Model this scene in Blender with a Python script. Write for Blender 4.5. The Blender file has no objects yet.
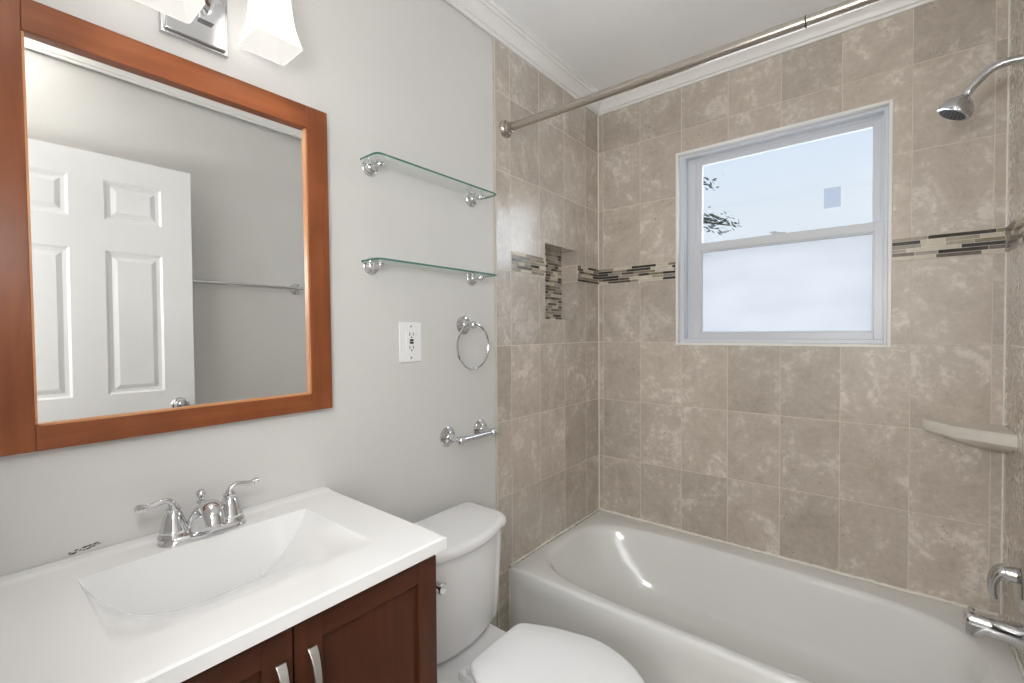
import bpy, bmesh, math, random
from mathutils import Vector, Matrix
random.seed(7)
C = bpy.context.scene.collection
SC = bpy.context.scene
PI = math.pi

# ------------------------------------------------------------------ camera
cam_d = bpy.data.cameras.new('camera'); cam = bpy.data.objects.new('camera', cam_d); C.objects.link(cam)
YAW, PITCH, ROLL = 0.6821, -0.0195, -0.0069
fwd = Vector((-math.sin(YAW)*math.cos(PITCH), math.cos(YAW)*math.cos(PITCH), math.sin(PITCH)))
rt = Vector((math.cos(YAW), math.sin(YAW), 0)); up = rt.cross(fwd)
r2 = rt*math.cos(ROLL) + up*math.sin(ROLL); u2 = -rt*math.sin(ROLL) + up*math.cos(ROLL)
M = Matrix((r2, u2, -fwd)).transposed().to_4x4(); M.translation = Vector((1.1789, -2.1879, 1.291))
cam.matrix_world = M
cam_d.sensor_width = 36.0; cam_d.lens = 453.23*36/1024; cam_d.clip_start = 0.02
SC.camera = cam

# ------------------------------------------------------------------ colour management, world, lights
SC.view_settings.view_transform = 'Standard'; SC.view_settings.look = 'None'
SC.view_settings.gamma = 1.0; SC.view_settings.use_curve_mapping = False
SC.view_settings.exposure = 0.0
SC.cycles.max_bounces = 16; SC.cycles.diffuse_bounces = 10; SC.cycles.glossy_bounces = 6; SC.cycles.transparent_max_bounces = 16
W = bpy.data.worlds.new('sky'); SC.world = W; W.use_nodes = True
nt = W.node_tree; nt.nodes.clear()
wo = nt.nodes.new('ShaderNodeOutputWorld'); bg = nt.nodes.new('ShaderNodeBackground')
tc = nt.nodes.new('ShaderNodeTexCoord'); sx = nt.nodes.new('ShaderNodeSeparateXYZ'); cr = nt.nodes.new('ShaderNodeValToRGB')
cr.color_ramp.elements[0].position = 0.0; cr.color_ramp.elements[0].color = (0.93, 0.96, 1.0, 1)
cr.color_ramp.elements[1].position = 0.75; cr.color_ramp.elements[1].color = (0.52, 0.70, 1.0, 1)
e = cr.color_ramp.elements.new(0.22); e.color = (0.86, 0.93, 1.0, 1)
nt.links.new(tc.outputs['Generated'], sx.inputs[0]); nt.links.new(sx.outputs['Z'], cr.inputs[0])
nt.links.new(cr.outputs[0], bg.inputs[0]); nt.links.new(bg.outputs[0], wo.inputs[0])
bg.inputs[1].default_value = 0.95

def lamp(name, kind, loc, energy, color=(1,1,1), size=None, rot=(0,0,0), size_y=None, label=None):
    d = bpy.data.lights.new(name, kind); d.energy = energy; d.color = color
    if kind == 'AREA':
        d.size = size
        if size_y: d.shape = 'RECTANGLE'; d.size_y = size_y
    elif size: d.shadow_soft_size = size
    o = bpy.data.objects.new(name, d); o.location = loc; o.rotation_euler = rot; C.objects.link(o); return o
# daylight entering by the window opening; ceiling, doorway and hallway lamps are unseen added fill
SUN_E, CEIL_FILL_E, HALL_FILL_E, VAN_E = 10.0, 3.0, 13.0, 2.25
sun = lamp('daylight', 'SUN', (0.8, 3, 4), SUN_E, (0.88, 0.94, 1.0), rot=(math.radians(-62), 0, math.radians(-10)))
sun.data.angle = math.radians(140)
lamp('ceiling_fill', 'POINT', (1.26, -2.08, 2.42), CEIL_FILL_E, (1.0, 0.97, 0.93), 0.05)  # made-up overhead fill, kept out of view and out of reflections
fl = lamp('doorway_fill', 'SPOT', (0.90, -2.225, 1.55), 19.0, (1.0, 1.0, 1.0), 0.14)  # unseen fill added in the doorway to brighten the vanity side
lamp('hallway_point_fill', 'POINT', (1.0, -2.95, 1.62), 37.0, (1.0, 1.0, 1.0), 0.16)  # added fill behind the camera, lifts the tub alcove
fl.data.spot_size = math.radians(172); fl.data.spot_blend = 0.6
fl.rotation_euler = (Vector((0.15, -1.2, 1.60)) - fl.location).to_track_quat('-Z', 'Y').to_euler()
lamp('hallway_area_fill', 'AREA', (1.70, -3.15, 1.45), HALL_FILL_E, (0.97, 0.98, 1.0), 0.9, (math.radians(104), 0, math.radians(24)), 0.9)  # invented hallway source, brightens the left wall through the doorway

# ------------------------------------------------------------------ materials
MT = {}
def mat(name, col, rough=0.5, metal=0.0, bump=0.0, bscale=60.0, coat=0.0, spec=0.5, var=0.0, vscale=6.0, trans=0.0, ior=1.45, emit=None, estr=0.0, sss=0.0):
    m = bpy.data.materials.new(name); m.use_nodes = True; nt = m.node_tree
    b = nt.nodes['Principled BSDF']
    b.inputs['Base Color'].default_value = (*col, 1); b.inputs['Roughness'].default_value = rough
    b.inputs['Metallic'].default_value = metal; b.inputs['Specular IOR Level'].default_value = spec
    b.inputs['Coat Weight'].default_value = coat; b.inputs['Coat Roughness'].default_value = 0.08
    b.inputs['Transmission Weight'].default_value = trans; b.inputs['IOR'].default_value = ior
    if emit: b.inputs['Emission Color'].default_value = (*emit, 1); b.inputs['Emission Strength'].default_value = estr
    tcn = nt.nodes.new('ShaderNodeTexCoord')
    if var > 0:
        n = nt.nodes.new('ShaderNodeTexNoise'); n.inputs['Scale'].default_value = vscale; n.inputs['Detail'].default_value = 5
        nt.links.new(tcn.outputs['Object'], n.inputs['Vector'])
        r = nt.nodes.new('ShaderNodeValToRGB')
        r.color_ramp.elements[0].position = 0.3; r.color_ramp.elements[1].position = 0.7
        r.color_ramp.elements[0].color = (*[c*(1-var) for c in col], 1); r.color_ramp.elements[1].color = (*[min(1, c*(1+var)) for c in col], 1)
        nt.links.new(n.outputs['Fac'], r.inputs[0]); nt.links.new(r.outputs[0], b.inputs['Base Color'])
    if bump > 0:
        n = nt.nodes.new('ShaderNodeTexNoise'); n.inputs['Scale'].default_value = bscale; n.inputs['Detail'].default_value = 3
        nt.links.new(tcn.outputs['Object'], n.inputs['Vector'])
        bp = nt.nodes.new('ShaderNodeBump'); bp.inputs['Strength'].default_value = bump; bp.inputs['Distance'].default_value = 0.002
        nt.links.new(n.outputs['Fac'], bp.inputs['Height']); nt.links.new(bp.outputs[0], b.inputs['Normal'])
    MT[name] = m; return m

mat('wall_paint', (0.66, 0.65, 0.63), 0.45, bump=0.25, bscale=160, var=0.012)
mat('ceiling_paint', (0.87, 0.875, 0.875), 0.8, bump=0.2, bscale=120, var=0.012)
mat('trim_white', (0.80, 0.79, 0.77), 0.35, var=0.012)
mat('door_white', (0.80, 0.80, 0.80), 0.4, bump=0.15, bscale=90, var=0.012)
mat('vinyl_white', (0.64, 0.665, 0.71), 0.3, var=0.015)  # backlit grey-blue shade of the white frame is put into this colour
mat('porcelain', (0.80, 0.80, 0.80), 0.10, coat=0.5, var=0.008)
mat('seat_plastic', (0.83, 0.835, 0.845), 0.22, var=0.008)
mat('tub_enamel', (0.76, 0.76, 0.745), 0.13, coat=0.5, var=0.012, vscale=3)
mat('counter_white', (0.80, 0.80, 0.795), 0.13, coat=0.3, var=0.008)
mat('shelf_ceramic', (0.72, 0.69, 0.62), 0.22, var=0.05, vscale=25)
mat('chrome', (0.70, 0.70, 0.715), 0.07, 1.0, bump=0.01)
mat('chrome_soft', (0.62, 0.62, 0.63), 0.16, 1.0, bump=0.01)
mat('nickel', (0.50, 0.45, 0.40), 0.27, 1.0, bump=0.03, bscale=200)
mat('pull_nickel', (0.66, 0.64, 0.61), 0.30, 1.0, bump=0.02)
mat('dark_rubber', (0.05, 0.05, 0.055), 0.5, bump=0.3, bscale=200)
mat('mirror_glass', (0.93, 0.94, 0.93), 0.0, 1.0, var=0.001)
mat('plate_white', (0.84, 0.84, 0.845), 0.3, var=0.005)
mat('slot_black', (0.02, 0.02, 0.02), 0.5, var=0.01)
mat('red_dot', (0.45, 0.05, 0.04), 0.5, var=0.01)
mat('caulk', (0.80, 0.77, 0.71), 0.5, bump=0.6, bscale=40, var=0.06, vscale=30)
mat('grout_edge', (0.58, 0.54, 0.46), 0.6, var=0.08, vscale=12)
mat('floor_tile', (0.42, 0.38, 0.33), 0.4, bump=0.2, bscale=20, var=0.12)
mat('leaf', (0.035, 0.06, 0.045), 0.6, var=0.4, vscale=20)
mat('bark', (0.05, 0.04, 0.035), 0.9, bump=0.6, bscale=30, var=0.3)
mat('mos_dark', (0.055, 0.045, 0.038), 0.12, var=0.25, vscale=30)
mat('mos_brown', (0.14, 0.11, 0.085), 0.18, var=0.3, vscale=40)
mat('mos_taupe', (0.30, 0.26, 0.21), 0.25, var=0.2, vscale=40)
mat('mos_olive', (0.25, 0.21, 0.14), 0.2, var=0.2, vscale=40)
mat('mos_cream', (0.60, 0.54, 0.44), 0.35, var=0.12, vscale=40)
mat('mos_grey', (0.40, 0.35, 0.28), 0.15, var=0.2, vscale=40)

def glass_mat(name, tint, rough=0.0):
    m = bpy.data.materials.new(name); m.use_nodes = True; nt = m.node_tree; nt.nodes.clear()
    o = nt.nodes.new('ShaderNodeOutputMaterial'); g = nt.nodes.new('ShaderNodeBsdfTransparent'); s = nt.nodes.new('ShaderNodeBsdfGlossy')
    mx = nt.nodes.new('ShaderNodeMixShader'); lw = nt.nodes.new('ShaderNodeLayerWeight'); lw.inputs[0].default_value = 0.5
    pw = nt.nodes.new('ShaderNodeMath'); pw.operation = 'POWER'; pw.inputs[1].default_value = 4.5; nt.links.new(lw.outputs['Facing'], pw.inputs[0])
    f = nt.nodes.new('ShaderNodeMath'); f.operation = 'MULTIPLY_ADD'; f.inputs[1].default_value = 0.8; f.inputs[2].default_value = 0.03; nt.links.new(pw.outputs[0], f.inputs[0])
    g.inputs[0].default_value = (*tint, 1); s.inputs['Roughness'].default_value = rough
    nt.links.new(f.outputs[0], mx.inputs[0]); nt.links.new(g.outputs[0], mx.inputs[1]); nt.links.new(s.outputs[0], mx.inputs[2])
    nt.links.new(mx.outputs[0], o.inputs[0]); MT[name] = m; return m
glass_mat('pane_square', (0.84, 0.86, 0.91))
glass_mat('pane_glass', (0.97, 0.985, 1.0))
glass_mat('shelf_glass', (0.965, 0.99, 0.98))
mat('glass_edge', (0.08, 0.20, 0.16), 0.1, var=0.15, vscale=30)

def frosted():
    m = bpy.data.materials.new('frosted_glass'); m.use_nodes = True; nt = m.node_tree; nt.nodes.clear()
    o = nt.nodes.new('ShaderNodeOutputMaterial')
    t = nt.nodes.new('ShaderNodeBsdfTranslucent'); d = nt.nodes.new('ShaderNodeBsdfDiffuse'); g = nt.nodes.new('ShaderNodeBsdfRefraction')
    g.inputs['Roughness'].default_value = 0.55; g.inputs['IOR'].default_value = 1.02
    tcn = nt.nodes.new('ShaderNodeTexCoord'); n = nt.nodes.new('ShaderNodeTexNoise'); n.inputs['Scale'].default_value = 6; n.inputs['Detail'].default_value = 8
    mp = nt.nodes.new('ShaderNodeMapping'); mp.inputs['Scale'].default_value = (0.6, 1, 1.6)
    nt.links.new(tcn.outputs['Object'], mp.inputs[0]); nt.links.new(mp.outputs[0], n.inputs['Vector'])
    r = nt.nodes.new('ShaderNodeValToRGB'); r.color_ramp.elements[0].position = 0.32; r.color_ramp.elements[1].position = 0.62
    r.color_ramp.elements[0].color = (0.475, 0.48, 0.495, 1); r.color_ramp.elements[1].color = (0.505, 0.51, 0.52, 1)
    nt.links.new(n.outputs['Fac'], r.inputs[0]); nt.links.new(r.outputs[0], t.inputs[0]); nt.links.new(r.outputs[0], g.inputs[0])
    d.inputs[0].default_value = (0.75, 0.78, 0.83, 1)
    m1 = nt.nodes.new('ShaderNodeMixShader'); m1.inputs[0].default_value = 0.70
    m2 = nt.nodes.new('ShaderNodeMixShader'); m2.inputs[0].default_value = 0.10
    nt.links.new(t.outputs[0], m1.inputs[1]); nt.links.new(g.outputs[0], m1.inputs[2])
    nt.links.new(m1.outputs[0], m2.inputs[1]); nt.links.new(d.outputs[0], m2.inputs[2])
    nt.links.new(m2.outputs[0], o.inputs[0]); MT['frosted_glass'] = m
frosted()

def wood(name, c1, c2, c3, axis, rough=0.32):
    m = bpy.data.materials.new(name); m.use_nodes = True; nt = m.node_tree; b = nt.nodes['Principled BSDF']
    tcn = nt.nodes.new('ShaderNodeTexCoord'); mp = nt.nodes.new('ShaderNodeMapping')
    sc = [26, 26, 26]; sc[axis] = 2.2; mp.inputs['Scale'].default_value = sc
    n = nt.nodes.new('ShaderNodeTexNoise'); n.inputs['Scale'].default_value = 1.6; n.inputs['Detail'].default_value = 8; n.inputs['Distortion'].default_value = 0.6
    n2 = nt.nodes.new('ShaderNodeTexNoise'); n2.inputs['Scale'].default_value = 9; n2.inputs['Detail'].default_value = 4
    nt.links.new(tcn.outputs['Object'], mp.inputs[0]); nt.links.new(mp.outputs[0], n.inputs['Vector']); nt.links.new(tcn.outputs['Object'], n2.inputs['Vector'])
    r = nt.nodes.new('ShaderNodeValToRGB'); r.color_ramp.elements[0].position = 0.28; r.color_ramp.elements[1].position = 0.75
    r.color_ramp.elements[0].color = (*c1, 1); r.color_ramp.elements[1].color = (*c3, 1); e = r.color_ramp.elements.new(0.5); e.color = (*c2, 1)
    a = nt.nodes.new('ShaderNodeMath'); a.operation = 'MULTIPLY'; a.inputs[1].default_value = 0.55
    a2 = nt.nodes.new('ShaderNodeMath'); a2.operation = 'MULTIPLY_ADD'; a2.inputs[1].default_value = 0.45
    nt.links.new(n.outputs['Fac'], a.inputs[0]); nt.links.new(n2.outputs['Fac'], a2.inputs[0]); nt.links.new(a.outputs[0], a2.inputs[2])
    nt.links.new(a2.outputs[0], r.inputs[0]); nt.links.new(r.outputs[0], b.inputs['Base Color'])
    b.inputs['Roughness'].default_value = rough; b.inputs['Specular IOR Level'].default_value = 0.25; b.inputs['Coat Weight'].default_value = 0.06; b.inputs['Coat Roughness'].default_value = 0.2
    MT[name] = m; return m
CH = ((0.165, 0.048, 0.017), (0.235, 0.071, 0.025), (0.32, 0.104, 0.039))
wood('cherry_upright', *CH, 2); wood('cherry_along', *CH, 1); 
CD = ((0.046, 0.014, 0.006), (0.068, 0.021, 0.010), (0.098, 0.031, 0.014))
wood('cabinet_upright', *CD, 2); wood('cabinet_along', *CD, 1)
mat('mirror_lip', (0.62, 0.30, 0.13), 0.35, var=0.1)

def tile_mat(name, ua, u0, up_, rough=0.2, gtone=1.0, coat=0.25, fw=0.34, bs=0.45):
    """wall tiles: ua = axis index of the horizontal coordinate, u0 = a joint, up_ = pitch"""
    m = bpy.data.materials.new(name); m.use_nodes = True; nt = m.node_tree; b = nt.nodes['Principled BSDF']
    L = nt.links.new
    def math_(op, a, bb=None, c=None):
        n = nt.nodes.new('ShaderNodeMath'); n.operation = op
        for i, v in enumerate((a, bb, c)):
            if v is None: continue
            if isinstance(v, (int, float)): n.inputs[i].default_value = v
            else: L(v, n.inputs[i])
        return n.outputs[0]
    tcn = nt.nodes.new('ShaderNodeTexCoord'); s = nt.nodes.new('ShaderNodeSeparateXYZ'); L(tcn.outputs['Object'], s.inputs[0])
    U = s.outputs[ua]; Z = s.outputs[2]
    un = math_('DIVIDE', math_('SUBTRACT', U, u0), up_)
    # rows: below 1.5443 pitch .3055, above 1.6254 pitch .3085
    zl = math_('DIVIDE', math_('SUBTRACT', Z, 1.5443), 0.3055)
    zu = math_('ADD', math_('DIVIDE', math_('SUBTRACT', Z, 1.6254), 0.3085), 0.0)
    above = math_('GREATER_THAN', Z, 1.585)
    zn = math_('ADD', math_('MULTIPLY', zu, above), math_('MULTIPLY', zl, math_('SUBTRACT', 1.0, above)))
    def edge(x, pitch):
        f = math_('FRACT', x); d = math_('MINIMUM', f, math_('SUBTRACT', 1.0, f)); return math_('MULTIPLY', d, pitch)
    eu = edge(un, up_); ez = edge(zn, 0.307); ed = math_('MINIMUM', eu, ez)
    g = nt.nodes.new('ShaderNodeMapRange'); g.inputs['From Min'].default_value = 0.0009; g.inputs['From Max'].default_value = 0.0019
    L(ed, g.inputs['Value'])           # 0 in joint, 1 on tile
    # per tile id
    iu = math_('FLOOR', un); iz = math_('ADD', math_('FLOOR', zn), math_('MULTIPLY', above, 31.0))
    cb = nt.nodes.new('ShaderNodeCombineXYZ'); L(iu, cb.inputs[0]); L(iz, cb.inputs[1])
    wn = nt.nodes.new('ShaderNodeTexWhiteNoise'); wn.noise_dimensions = '3D'; L(cb.outputs[0], wn.inputs['Vector'])
    vs = nt.nodes.new('ShaderNodeVectorMath'); vs.operation = 'SCALE'; L(wn.outputs['Color'], vs.inputs[0]); vs.inputs['Scale'].default_value = 30
    va = nt.nodes.new('ShaderNodeVectorMath'); va.operation = 'ADD'; L(tcn.outputs['Object'], va.inputs[0]); L(vs.outputs[0], va.inputs[1])
    def noise(scale, det, dist=0.0, rough_=0.5):
        n = nt.nodes.new('ShaderNodeTexNoise'); n.inputs['Scale'].default_value = scale; n.inputs['Detail'].default_value = det
        n.inputs['Distortion'].default_value = dist; n.inputs['Roughness'].default_value = rough_
        L(va.outputs[0], n.inputs['Vector']); return n.outputs['Fac']
    big = noise(6.0, 7, 0.7, 0.68); fine = noise(45, 5, 0.4, 0.65); pit = noise(95, 3, 0.8, 0.6)
    r = nt.nodes.new('ShaderNodeValToRGB'); els = r.color_ramp.elements
    els[0].position = 0.30; els[0].color = (0.375, 0.320, 0.262, 1); els[1].position = 0.72; els[1].color = (0.76, 0.715, 0.64, 1)
    e = els.new(0.44); e.color = (0.475, 0.415, 0.35, 1); e = els.new(0.535); e.color = (0.53, 0.473, 0.405, 1); e = els.new(0.60); e.color = (0.66, 0.607, 0.535, 1)
    mixv = math_('ADD', math_('MULTIPLY', big, 1.0-fw), math_('MULTIPLY', fine, fw)); L(mixv, r.inputs[0])
    # per tile tone
    tone = math_('MULTIPLY_ADD', wn.outputs['Value'], 0.20, 0.90)
    vm = nt.nodes.new('ShaderNodeVectorMath'); vm.operation = 'SCALE'; L(r.outputs[0], vm.inputs[0]); L(tone, vm.inputs['Scale'])
    # pits, only where a second large noise allows
    pm = nt.nodes.new('ShaderNodeMapRange'); L(pit, pm.inputs['Value']); pm.inputs['From Min'].default_value = 0.64; pm.inputs['From Max'].default_value = 0.70
    allow = noise(9, 2); am = nt.nodes.new('ShaderNodeMapRange'); L(allow, am.inputs['Value']); am.inputs['From Min'].default_value = 0.50; am.inputs['From Max'].default_value = 0.62
    pf = math_('MULTIPLY', math_('MULTIPLY', pm.outputs[0], am.outputs[0]), 0.75)
    mx = nt.nodes.new('ShaderNodeMix'); mx.data_type = 'RGBA'; L(pf, mx.inputs[0]); L(vm.outputs[0], mx.inputs[6]); mx.inputs[7].default_value = (0.15, 0.115, 0.085, 1)
    mg = nt.nodes.new('ShaderNodeMix'); mg.data_type = 'RGBA'; L(g.outputs[0], mg.inputs[0]); mg.inputs[6].default_value = (0.68*gtone, 0.62*gtone, 0.53*gtone, 1); L(mx.outputs[2], mg.inputs[7])
    L(mg.outputs[2], b.inputs['Base Color'])
    ro = math_('ADD', math_('MULTIPLY', math_('SUBTRACT', 1.0, g.outputs[0]), 0.4), math_('MULTIPLY_ADD', fine, 0.22, rough-0.08)); L(ro, b.inputs['Roughness'])
    bp = nt.nodes.new('ShaderNodeBump'); bp.inputs['Strength'].default_value = bs; bp.inputs['Distance'].default_value = 0.002
    hh = math_('ADD', g.outputs[0], math_('MULTIPLY', fine, 0.03)); L(hh, bp.inputs['Height']); L(bp.outputs[0], b.inputs['Normal'])
    b.inputs['Specular IOR Level'].default_value = 0.5; b.inputs['Coat Weight'].default_value = coat; b.inputs['Coat Roughness'].default_value = 0.20
    MT[name] = m
tile_mat('tile_back', 0, 0.0323, 0.2053, 0.36, coat=0.0); tile_mat('tile_side', 1, -0.136, 0.203, 0.20, coat=1.0); tile_mat('tile_right', 1, -0.107, 0.203, 0.24, coat=1.0, fw=0.0, bs=0.08)

# ------------------------------------------------------------------ mesh helpers
def obj(name, bm, m, parent=None, smooth=True, angle=35, bevel=0.0, bseg=2):
    me = bpy.data.meshes.new(name)
    bmesh.ops.recalc_face_normals(bm, faces=bm.faces[:]) if bm.faces else None
    bm.to_mesh(me); bm.free()
    ms = m if isinstance(m, (list, tuple)) else [m]
    for k in ms: me.materials.append(MT[k] if isinstance(k, str) else k)
    o = bpy.data.objects.new(name, me); C.objects.link(o)
    if parent: o.parent = parent; o.matrix_parent_inverse = Matrix()
    if smooth:
        for p in me.polygons: p.use_smooth = True
        me.set_sharp_from_angle(angle=math.radians(angle))
    if bevel:
        bv = o.modifiers.new('bevel', 'BEVEL'); bv.width = bevel; bv.segments = bseg; bv.limit_method = 'ANGLE'; bv.angle_limit = math.radians(40)
        bv.harden_normals = False
    return o
def tag(o, label=None, cat=None, group=None, kind=None):
    if label: o['label'] = label
    if cat: o['category'] = cat
    if group: o['group'] = group
    if kind: o['kind'] = kind
    return o
def empty(name, loc, label=None, cat=None, group=None):
    o = bpy.data.objects.new(name, None); C.objects.link(o); o.location = loc; o.empty_display_size = 0.05
    return tag(o, label, cat, group)
def struct(name, bm, m, parent=None, **k):
    o = obj(name, bm, m, parent, **k)
    if not parent: o['kind'] = 'structure'
    return o
def box(bm, x0, x1, y0, y1, z0, z1, mi=0):
    r = bmesh.ops.create_cube(bm, size=1)
    for v in r['verts']: v.co = Vector(((x0+x1)/2 + v.co.x*(x1-x0), (y0+y1)/2 + v.co.y*(y1-y0), (z0+z1)/2 + v.co.z*(z1-z0)))
    for f in {f for v in r['verts'] for f in v.link_faces}: f.material_index = mi
    return r['verts']
def loft(bm, rings, cap0=True, cap1=True, closed=True, mi=0):
    vs = [[bm.verts.new(p) for p in r] for r in rings]
    n = len(rings[0])
    for a, b in zip(vs, vs[1:]):
        for i in range(n if closed else n-1):
            f = bm.faces.new((a[i], a[(i+1) % n], b[(i+1) % n], b[i])); f.material_index = mi
    if cap0: f = bm.faces.new(vs[0][::-1]); f.material_index = mi
    if cap1: f = bm.faces.new(vs[-1]); f.material_index = mi
    return vs
def frame(d):
    d = Vector(d).normalized(); a = Vector((0, 0, 1)) if abs(d.z) < 0.9 else Vector((1, 0, 0))
    u = d.cross(a).normalized(); v = d.cross(u).normalized(); return u, v, d
def lathe(bm, origin, axis, prof, n=32, mi=0, cap=True):
    """prof: list of (distance along axis, radius)"""
    u, v, d = frame(axis); o = Vector(origin)
    rings = [[o + d*t + (u*math.cos(2*PI*i/n) + v*math.sin(2*PI*i/n))*max(r, 1e-5) for i in range(n)] for t, r in prof]
    return loft(bm, rings, cap, cap, mi=mi)
def tube(bm, pts, r, n=16, mi=0, closed=False, flat=None):
    """sweep; r float or list; flat = (scale u, scale v)"""
    pts = [Vector(p) for p in pts]; m = len(pts)
    rs = r if isinstance(r, (list, tuple)) else [r]*m
    T = []
    for i in range(m):
        if closed: t = pts[(i+1) % m] - pts[i-1]
        else: t = pts[min(i+1, m-1)] - pts[max(i-1, 0)]
        T.append(t.normalized())
    u, v, _ = frame(T[0]); rings = []
    for i in range(m):
        u = (u - T[i]*u.dot(T[i])).normalized(); v = T[i].cross(u)
        a, b = flat if flat else (1, 1)
        rings.append([pts[i] + (u*math.cos(2*PI*k/n)*a + v*math.sin(2*PI*k/n)*b)*rs[i] for k in range(n)])
    if closed:
        vs = [[bm.verts.new(p) for p in rr] for rr in rings]
        for i in range(m):
            a, b = vs[i], vs[(i+1) % m]
            for k in range(n): f = bm.faces.new((a[k], a[(k+1) % n], b[(k+1) % n], b[k])); f.material_index = mi
    else: loft(bm, rings, mi=mi)
def spline(pts, n=8):
    P = [Vector(p) for p in pts]; out = []
    for i in range(len(P)-1):
        p0, p1, p2, p3 = P[max(i-1, 0)], P[i], P[i+1], P[min(i+2, len(P)-1)]
        for k in range(n):
            t = k/n; out.append(0.5*((2*p1) + (p2-p0)*t + (2*p0-5*p1+4*p2-p3)*t*t + (3*p1-p0-3*p2+p3)*t*t*t))
    out.append(P[-1]); return out
def sphere(bm, c, r, s=(1, 1, 1), n=20, mi=0):
    q = bmesh.ops.create_uvsphere(bm, u_segments=n, v_segments=n//2+2, radius=r)
    for v in q['verts']: v.co = Vector(c) + Vector((v.co.x*s[0], v.co.y*s[1], v.co.z*s[2]))
    for f in {f for v in q['verts'] for f in v.link_faces}: f.material_index = mi
NB = bmesh.new
H = 2.515   # ceiling

# ================================================================== THE ROOM
bm = NB(); box(bm, -0.6, 2.3, -3.5, 0.15, -0.06, 0.0); struct('floor', bm, 'floor_tile', smooth=False)
bm = NB(); box(bm, -0.6, 2.3, -3.5, 0.15, H, H+0.06); struct('ceiling', bm, 'ceiling_paint', smooth=False)
# left wall: painted part, tiled part with a niche
NY0, NY1, NZ0, NZ1 = -0.499, -0.222, 1.352, 1.695
TE = -0.836   # tile edge
bm = NB(); box(bm, -0.14, 0.0, -2.35, TE, 0, H, 0)
X = 0.003
box(bm, -0.14, X, TE, NY0, 0, H, 1); box(bm, -0.14, X, NY1, 0.14, 0, H, 1)
box(bm, -0.14, X, NY0, NY1, 0, NZ0, 1); box(bm, -0.14, X, NY0, NY1, NZ1, H, 1); box(bm, -0.14, -0.092, NY0, NY1, NZ0, NZ1, 1)
struct('wall_left', bm, ['wall_paint', 'tile_side'], smooth=False)
# back wall with the window opening
WX0, WX1, WZ0, WZ1 = 0.4165, 1.2108, 1.2266, 2.1378
bm = NB(); box(bm, X, WX0, 0, 0.14, 0, H); box(bm, WX1, 1.64, 0, 0.14, 0, H); box(bm, WX0, WX1, 0, 0.14, 0, WZ0); box(bm, WX0, WX1, 0, 0.14, WZ1, H)
struct('wall_back', bm, 'tile_back', smooth=False)
bm = NB(); box(bm, 1.5, 1.64, TE, 0.0, 0, H, 1); box(bm, 1.52, 1.64, -2.35, TE, 0, H, 0)
struct('wall_right', bm, ['wall_paint', 'tile_right'], smooth=False)
# front wall with the doorway the picture is taken from
DX0, DX1, DZ = 0.70, 1.45, 2.07
bm = NB(); box(bm, -0.6, DX0, -2.35, -2.215, 0, H); box(bm, DX1, 2.3, -2.35, -2.215, 0, H); box(bm, DX0, DX1, -2.35, -2.215, DZ, H)
struct('wall_front', bm, 'wall_paint', smooth=False)
bm = NB()
box(bm, DX0-0.06, DX0, -2.215, -2.20, 0, DZ+0.06); box(bm, DX1, DX1+0.05, -2.215, -2.20, 0, DZ+0.06); box(bm, DX0, DX1, -2.215, -2.20, DZ, DZ+0.06)
struct('trim_1', bm, 'trim_white', bevel=0.003)
# hallway
bm = NB(); box(bm, -0.6, 2.3, -3.5, -3.4, 0, H); struct('wall_hall_far', bm, 'wall_paint', smooth=False)
bm = NB(); box(bm, -0.6, -0.5, -3.4, -2.33, 0, H); struct('wall_hall_left', bm, 'wall_paint', smooth=False)
bm = NB(); box(bm, 2.2, 2.3, -3.4, -2.33, 0, H); struct('wall_hall_right', bm, 'wall_paint', smooth=False)
# crown moulding
prof = [(0, 2.440), (0.008, 2.440), (0.010, 2.4505), (0.0165, 2.453), (0.019, 2.462), (0.028, 2.475), (0.0395, 2.484), (0.0415, 2.4895), (0.0485, 2.4905), (0.052, 2.499), (0.058, 2.5005), (0.059, H), (0, H)]
bm = NB()
rings = []
for d, z in prof: rings.append([(X+d, -2.215+d, z), (1.5-d, -2.215+d, z), (1.5-d, -d, z), (X+d, -d, z)])
loft(bm, rings, False, False); struct('trim_2', bm, 'trim_white', smooth=True, angle=25)
# metal-coloured edge strip where the tiles stop, joint lines in corners, caulk
bm = NB(); box(bm, 0.0, 0.005, TE-0.009, TE+0.001, 0.0, 2.441); struct('trim_3', bm, 'grout_edge', bevel=0.001)
bm = NB(); box(bm, X, X+0.004, -0.004, 0, 0.33, 2.44); box(bm, 1.4965, 1.5, -0.004, 0, 0.33, 2.44); struct('trim_4', bm, 'caulk', smooth=False)
# baseboards
bm = NB(); box(bm, 0.0, 0.012, -1.565, TE-0.01, 0, 0.09); struct('baseboard_left', bm, 'trim_white', bevel=0.003)
bm = NB(); box(bm, 1.508, 1.52, -2.2, TE, 0, 0.09); struct('baseboard_right', bm, 'trim_white', bevel=0.003)

bm = NB(); rnd = random.Random(3)
for k in range(16):
    y = -2.075 + 0.055*rnd.random(); z = 0.880 + (y+2.075)*0.10 + rnd.uniform(-0.0025, 0.0035); l = rnd.uniform(0.003, 0.012); h_ = rnd.uniform(0.0004, 0.0016)
    q = [bm.verts.new((0.0006, y, z)), bm.verts.new((0.0006, y+l*0.5, z-h_)), bm.verts.new((0.0006, y+l, z+0.0015)), bm.verts.new((0.0006, y+l*0.6, z+h_+0.001))]; bm.faces.new(q)
struct('trim_13', bm, 'mos_brown', smooth=False)
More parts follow.
